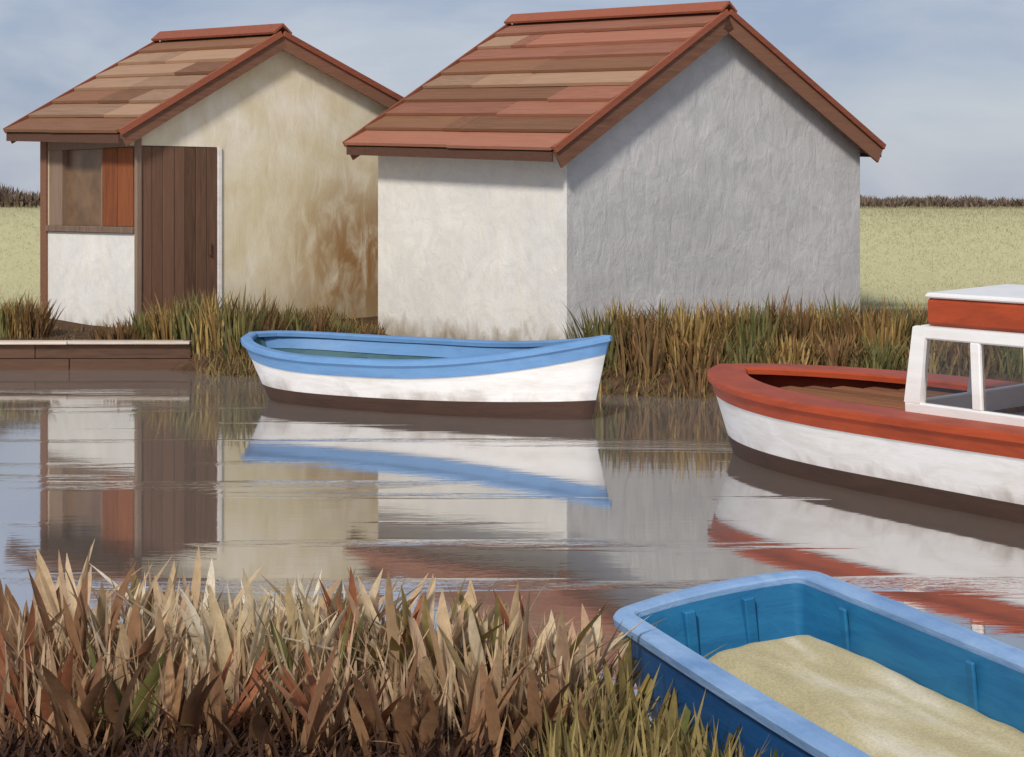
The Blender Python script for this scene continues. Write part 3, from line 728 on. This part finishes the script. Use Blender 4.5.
# ------------------------------------------------------------------ hedge along the dyke crest, grass on its slope
def dist_pts(n, xr, yr):
    x = rng.uniform(xr[0], xr[1], n); y = rng.uniform(yr[0], yr[1], n)
    return np.array([(a, b, ground_z(a, b)-0.02) for a, b in zip(x, y)])
hp = dist_pts(26000, (-14, 16), (36.2, 37.6))
hh = np.interp(hp[:, 0], [-14, -7.5, 6, 16], [0.42, 0.40, 0.26, 0.24])
hh = hh*np.array([0.75+0.9*mnoise.noise(Vector((a*0.9, 3.1, 0)))+0.5*mnoise.noise(Vector((a*2.7, 8.1, 0)))*1.0 for a in hp[:, 0]]).clip(0.75, 1.15)
hme = blades_mesh('hedge', hp, hh*rng.uniform(0.6, 1.25, len(hp)), rng.uniform(0.03, 0.07, len(hp)), rng.uniform(0.1, 0.9, len(hp)), rng.uniform(0, 6.28, len(hp)), M['hedge'], 3)
tag(link_mesh('hedge', hme), 'dark low scrub along the crest of the pale grassy bank', 'scrub', kind='stuff')
gp = np.concatenate([dist_pts(42000, (5, 12.5), (31, 36.6)), dist_pts(16000, (-12, -7), (30, 36.6))])
tag(scatter('dyke_grass', gp, (0.03, 0.09), (0.004, 0.009), (0.2, 0.9), M['grass_pale'], seg=3), 'pale dry grass covering the slope behind the huts', 'grass', kind='stuff')

# ------------------------------------------------------------------ far bank reeds
def clump(name, x, y, rx, ry, n, h, w, mat, label, group, lean=(0.05, 0.45)):
    a = rng.uniform(0, 2*np.pi, n); r = np.sqrt(rng.uniform(0, 1, n)); px = r*np.cos(a)*rx; py = r*np.sin(a)*ry
    z0 = ground_z(x, y)
    pts = np.array([(u, v, ground_z(x+u, y+v)-z0-0.03) for u, v in zip(px, py)])
    H = rng.uniform(h[0], h[1], n)*(1-0.35*r); A = np.where(rng.uniform(0, 1, n) < 0.6, np.arctan2(py, px), rng.uniform(0, 6.28, n))
    me = blades_mesh(name, pts, H, rng.uniform(w[0], w[1], n), rng.uniform(lean[0], lean[1], n), A, mat, 4)
    o = link_mesh(name, me); o.location = (x, y, z0); return tag(o, label, 'reeds', group)

ORD = ['first', 'second', 'third', 'fourth', 'fifth', 'sixth', 'seventh', 'eighth', 'ninth', 'tenth', 'eleventh', 'twelfth', 'thirteenth', 'fourteenth', 'fifteenth', 'sixteenth', 'seventeenth', 'eighteenth', 'nineteenth', 'twentieth', 'twenty-first', 'twenty-second', 'twenty-third', 'twenty-fourth', 'twenty-fifth', 'twenty-sixth', 'twenty-seventh', 'twenty-eighth', 'twenty-ninth', 'thirtieth']
M['bank_a'] = blade_mat('bank_reed_ochre', S((176, 146, 88), (142, 114, 68), (194, 166, 106), (130, 102, 62), (158, 124, 78)))
M['bank_b'] = blade_mat('bank_reed_green', S((122, 120, 72), (100, 102, 62), (146, 134, 82), (92, 96, 66), (134, 112, 74)))
M['bank_c'] = blade_mat('bank_reed_brown', S((150, 116, 78), (118, 90, 62), (168, 130, 88), (108, 84, 60), (138, 118, 76)))
N_R = 20
for i in range(N_R):
    u = 604+i*(1010-604)/(N_R-1); d = 21.3+random.uniform(-0.35, 0.5); x = (u-512)/F*d
    mk = ['bank_a', 'bank_b', 'bank_c'][[1, 0, 2, 1, 0, 2, 0, 1, 2, 2, 0, 1, 2, 0, 1, 0, 2, 1, 0, 2][i]]
    clump('reed_clump', x, d, 0.36, 0.36, 190, (0.60, 0.95), (0.02, 0.055), M[mk],
          '%s reed clump from the blue boat along the bank under the grey gable' % ORD[i], 'reed clumps under the grey gable')
for i in range(8):
    u = 700+i*45; d = 20.6+random.uniform(-0.2, 0.2)-0.05*i; x = (u-512)/F*d
    clump('reed_clump', x, d, 0.34, 0.3, 120, (0.4, 0.62), (0.02, 0.05), M[['bank_c', 'bank_b', 'bank_a'][i % 3]],
          '%s low reed clump from the left at the water edge behind the orange boat' % ORD[i], 'low reeds behind the orange boat', (0.1, 0.6))
for i in range(12):
    u = [112, 130, 150, 172, 196, 218, 240, 262, 288, 318, 342, 366][i]; d = [24.6, 24.4, 24.5, 24.2, 23.9, 23.7, 23.4, 23.6, 24.2, 24.6, 25.2, 25.6][i]; x = (u-512)/F*d
    hs_ = [0.32, 0.42, 0.62, 0.75, 0.84, 0.84, 0.80, 0.74, 0.60, 0.56, 0.5, 0.42][i]
    clump('reed_clump', x, d, 0.26, 0.3, 130, (hs_*0.75, hs_*1.2), (0.02, 0.05), M[['bank_c', 'bank_c', 'bank_b', 'bank_a', 'bank_b', 'bank_a', 'bank_b', 'bank_c', 'bank_b', 'bank_c', 'bank_b', 'bank_c'][i]],
          '%s reed clump from the quay end, in front of the tan hut' % ORD[i], 'reed clumps before the tan hut')
for i in range(4):
    u = [-8, 8, 22, 34][i]; d = 25.2; x = (u-512)/F*d
    clump('reed_clump', x, d, 0.24, 0.3, 110, (0.5, 0.8), (0.02, 0.05), M[['bank_a', 'bank_b', 'bank_a', 'bank_c'][i]],
          '%s reed clump from the photo edge, left of the tan hut' % ORD[i], 'reed clumps left of the tan hut')
pts = []
while len(pts) < 6500:
    x = random.uniform(-4.15, 10); fs_ = pw(x, FAR_SHORE); y = fs_ + random.uniform(-0.12, 1.7)
    pts.append((x, y, ground_z(x, y)-0.03))
for _ in range(2600):
    x = random.uniform(-3.8, -1.9); y = random.uniform(22.6, 28.2)
    lx = (x-A2[0])*math.cos(TH2)+(y-A2[1])*math.sin(TH2); ly = -(x-A2[0])*math.sin(TH2)+(y-A2[1])*math.cos(TH2)
    mx = (x-A1[0])*math.cos(TH1)+(y-A1[1])*math.sin(TH1); my = -(x-A1[0])*math.sin(TH1)+(y-A1[1])*math.cos(TH1)
    if (lx > -0.03 and ly > -0.03) or (mx > -0.03 and my > -0.03): continue
    pts.append((x, y, ground_z(x, y)-0.03))
tag(scatter('bank_grass', np.array(pts), (0.10, 0.32), (0.012, 0.03), (0.1, 0.9), M['reed_bank'], seg=3), 'short brown green grass along the far bank', 'grass', kind='stuff')
pts = []
while len(pts) < 1800:
    x = random.uniform(-9.5, -3.5); y = random.uniform(23.9, 26.5)
    pts.append((x, y, ground_z(x, y)-0.03))
tag(scatter('quay_grass', np.array(pts), (0.04, 0.13), (0.01, 0.02), (0.1, 0.9), M['reed_bank'], seg=3), 'short grass on top of the timber quay', 'grass', kind='stuff')

# ------------------------------------------------------------------ foreground reed bed
def land_pts(n, xr, yr, margin=-0.1):
    out = []
    while len(out) < n:
        x = random.uniform(*xr); y = random.uniform(*yr)
        if y < pw(x, NEAR_SHORE)-margin: out.append((x, y, ground_z(x, y)-0.03))
    return np.array(out)
tag(scatter('reed_litter', land_pts(9000, (-2.9, 1.2), (5.4, 8.3)), (0.06, 0.22), (0.012, 0.03), (0.3, 1.2), M['reed_litter']), 'dark broken reed litter on the near bank', 'reed litter', kind='stuff')
tag(scatter('reed_bed', land_pts(2600, (-2.9, 0.35), (6.7, 8.25)), (0.20, 0.50), (0.008, 0.024), (0.05, 0.5), M['reed_tan']), 'mixed tan reed blades filling the near bank', 'reeds', kind='stuff')
tag(scatter('reed_bed', land_pts(420, (-1.65, -0.6), (7.0, 8.2)), (0.28, 0.56), (0.016, 0.040), (0.05, 0.5), M['reed_cream']), 'pale cream reed blades standing among the tan reeds of the near bank', 'reeds', kind='stuff')
tag(scatter('reed_bed', land_pts(1100, (-2.9, 0.35), (6.4, 8.1)), (0.10, 0.24), (0.012, 0.034), (0.05, 0.6), M['reed_brown']), 'mixed brown reed blades filling the near bank', 'reeds', kind='stuff')
tag(scatter('reed_bed', land_pts(1100, (0.1, 1.3), (5.0, 7.6), 0.0), (0.14, 0.42), (0.01, 0.028), (0.05, 0.6), M['reed_olive']), 'short olive reed blades beside the blue punt', 'reeds', kind='stuff')

# broad single blades in tufts: every blade a part of its tuft
BL = {}
def broad(matname, k):
    key = (matname, k)
    if key not in BL:
        n = 1; w = [0.042, 0.055, 0.028, 0.048][k]; ln = [0.15, 0.40, 0.75, 0.25][k]
        seg = 9; vs_, fs = [], []
        for i in range(seg+1):
            q_ = i/seg; t = 1-(1-q_)**1.7; cx = ln*(0.35*t+0.65*t*t); z = t-0.3*ln*ln*t*t
            tip = max(0.0, 1-t**4.5)
            ww = w*0.5*max(0.04, (0.7+0.75*t)*tip)
            for sx_, fold in ((-1, 0.5), (0, 0), (1, 0.5)): vs_.append((cx - fold*ww*0.8, sx_*ww + 0.012*math.sin(5*t+k), z))
        for i in range(seg):
            for j in range(2): fs.append([i*3+j, i*3+j+1, i*3+j+4, i*3+j+3])
        me = bpy.data.meshes.new('blade'); me.from_pydata(vs_, [], fs); me.update(); me.polygons.foreach_set('use_smooth', [True]*len(me.polygons)); me.materials.append(M[matname]); BL[key] = me
    return BL[key]
TUFTS = [  # column in the photo, depth, height, colour, blades
    (18, 7.9, .52, 'reed_brown', 6), (48, 7.6, .60, 'reed_tan', 7), (70, 7.1, .55, 'reed_brown', 7), (100, 7.7, .56, 'reed_tan', 7), (112, 7.0, .55, 'reed_brown', 7),
    (132, 7.8, .55, 'reed_olive', 6), (158, 7.5, .56, 'reed_cream', 7), (182, 7.2, .50, 'reed_tan', 6), (205, 7.7, .54, 'reed_cream', 7), (222, 7.3, .52, 'reed_cream', 7),
    (250, 7.6, .52, 'reed_tan', 6), (272, 7.4, .52, 'reed_cream', 7), (292, 7.2, .55, 'reed_cream', 7), (318, 7.7, .58, 'reed_cream', 6), (322, 7.1, .50, 'reed_green', 6),
    (352, 7.5, .50, 'reed_tan', 6), (375, 7.3, .46, 'reed_rust', 6), (392, 7.6, .46, 'reed_tan', 6), (420, 7.3, .46, 'reed_olive', 6), (442, 7.5, .46, 'reed_tan', 6),
    (468, 7.2, .48, 'reed_cream', 7), (492, 7.5, .46, 'reed_tan', 6), (515, 7.2, .46, 'reed_olive', 6), (535, 7.4, .44, 'reed_rust', 6), (560, 7.3, .42, 'reed_tan', 6),
    (585, 7.3, .38, 'reed_tan', 6), (130, 6.7, .38, 'reed_green', 6), (30, 6.8, .45, 'reed_rust', 6), (205, 6.7, .36, 'reed_rust', 5), (350, 6.7, .36, 'reed_rust', 6),
    (8, 7.3, .56, 'reed_tan', 8), (58, 7.9, .5, 'reed_tan', 8), (88, 7.35, .56, 'reed_tan', 8), (146, 7.1, .5, 'reed_tan', 8), (170, 7.75, .54, 'reed_tan', 8), (238, 7.05, .5, 'reed_cream', 8), (262, 7.8, .48, 'reed_olive', 8),
    (302, 7.5, .56, 'reed_tan', 8), (338, 7.3, .5, 'reed_cream', 8), (362, 7.7, .44, 'reed_olive', 7), (405, 7.15, .5, 'reed_tan', 8), (430, 7.7, .42, 'reed_tan', 8), (455, 7.0, .46, 'reed_tan', 8), (480, 7.65, .42, 'reed_tan', 8), (505, 7.0, .44, 'reed_tan', 8), (525, 7.6, .42, 'reed_olive', 8), (548, 7.1, .44, 'reed_cream', 8), (572, 7.0, .42, 'reed_tan', 8), (598, 7.2, .36, 'reed_olive', 8),
    (60, 6.6, .42, 'reed_brown', 7), (95, 6.5, .40, 'reed_brown', 7), (165, 6.6, .40, 'reed_brown', 7), (240, 6.6, .36, 'reed_brown', 7), (300, 6.6, .38, 'reed_brown', 7), (395, 6.6, .36, 'reed_brown', 7), (450, 6.6, .36, 'reed_brown', 7), (510, 6.6, .34, 'reed_brown', 7), (565, 6.6, .34, 'reed_brown', 7),
    (615, 7.2, .42, 'reed_olive', 7), (640, 6.95, .40, 'reed_olive', 7), (665, 6.75, .38, 'reed_green', 6), (690, 6.5, .36, 'reed_olive', 6), (722, 6.3, .34, 'reed_olive', 6), (755, 6.1, .34, 'reed_green', 6)]
CN = {'reed_cream': 'pale cream', 'reed_tan': 'tan', 'reed_brown': 'dark brown', 'reed_rust': 'rusty orange', 'reed_olive': 'olive', 'reed_green': 'green'}
cnt = {}
for (u, d, h, mk, nb) in sorted(TUFTS):
    x = (u-512)/F*d; z = ground_z(x, d)-0.03; h += 0.06 if 340 < u < 600 and d > 6.9 else 0.0
    i = cnt.get(mk, 0); cnt[mk] = i+1
    tf = tag(empty('reed_tuft', (x, d, z)), '%s %s reed tuft from the left in the foreground reed bed' % (ORD[i], CN[mk]), 'reeds', 'broad reed tufts in the foreground')
    for k in range(nb+4):
        o = link_mesh('blade', broad(mk, random.randrange(4)), tf)
        a = random.uniform(-0.5, 0.5) + (0 if random.random() < 0.5 else math.pi)      # mostly leaning across the view
        r_ = random.uniform(0, 0.11)
        o.location = (r_*math.cos(a), random.uniform(-0.08, 0.08), 0); s_ = h*random.uniform(0.7, 1.25)
        o.rotation_euler = (random.uniform(-.15, .15), random.uniform(-0.05, 0.2), a + random.choice((0, 0.5, -0.5, 1.2, -1.2)))
        wv = random.uniform(0.8, 1.25); o.scale = (s_*random.choice((0.6, 1, 1, 1.5)), wv, s_)
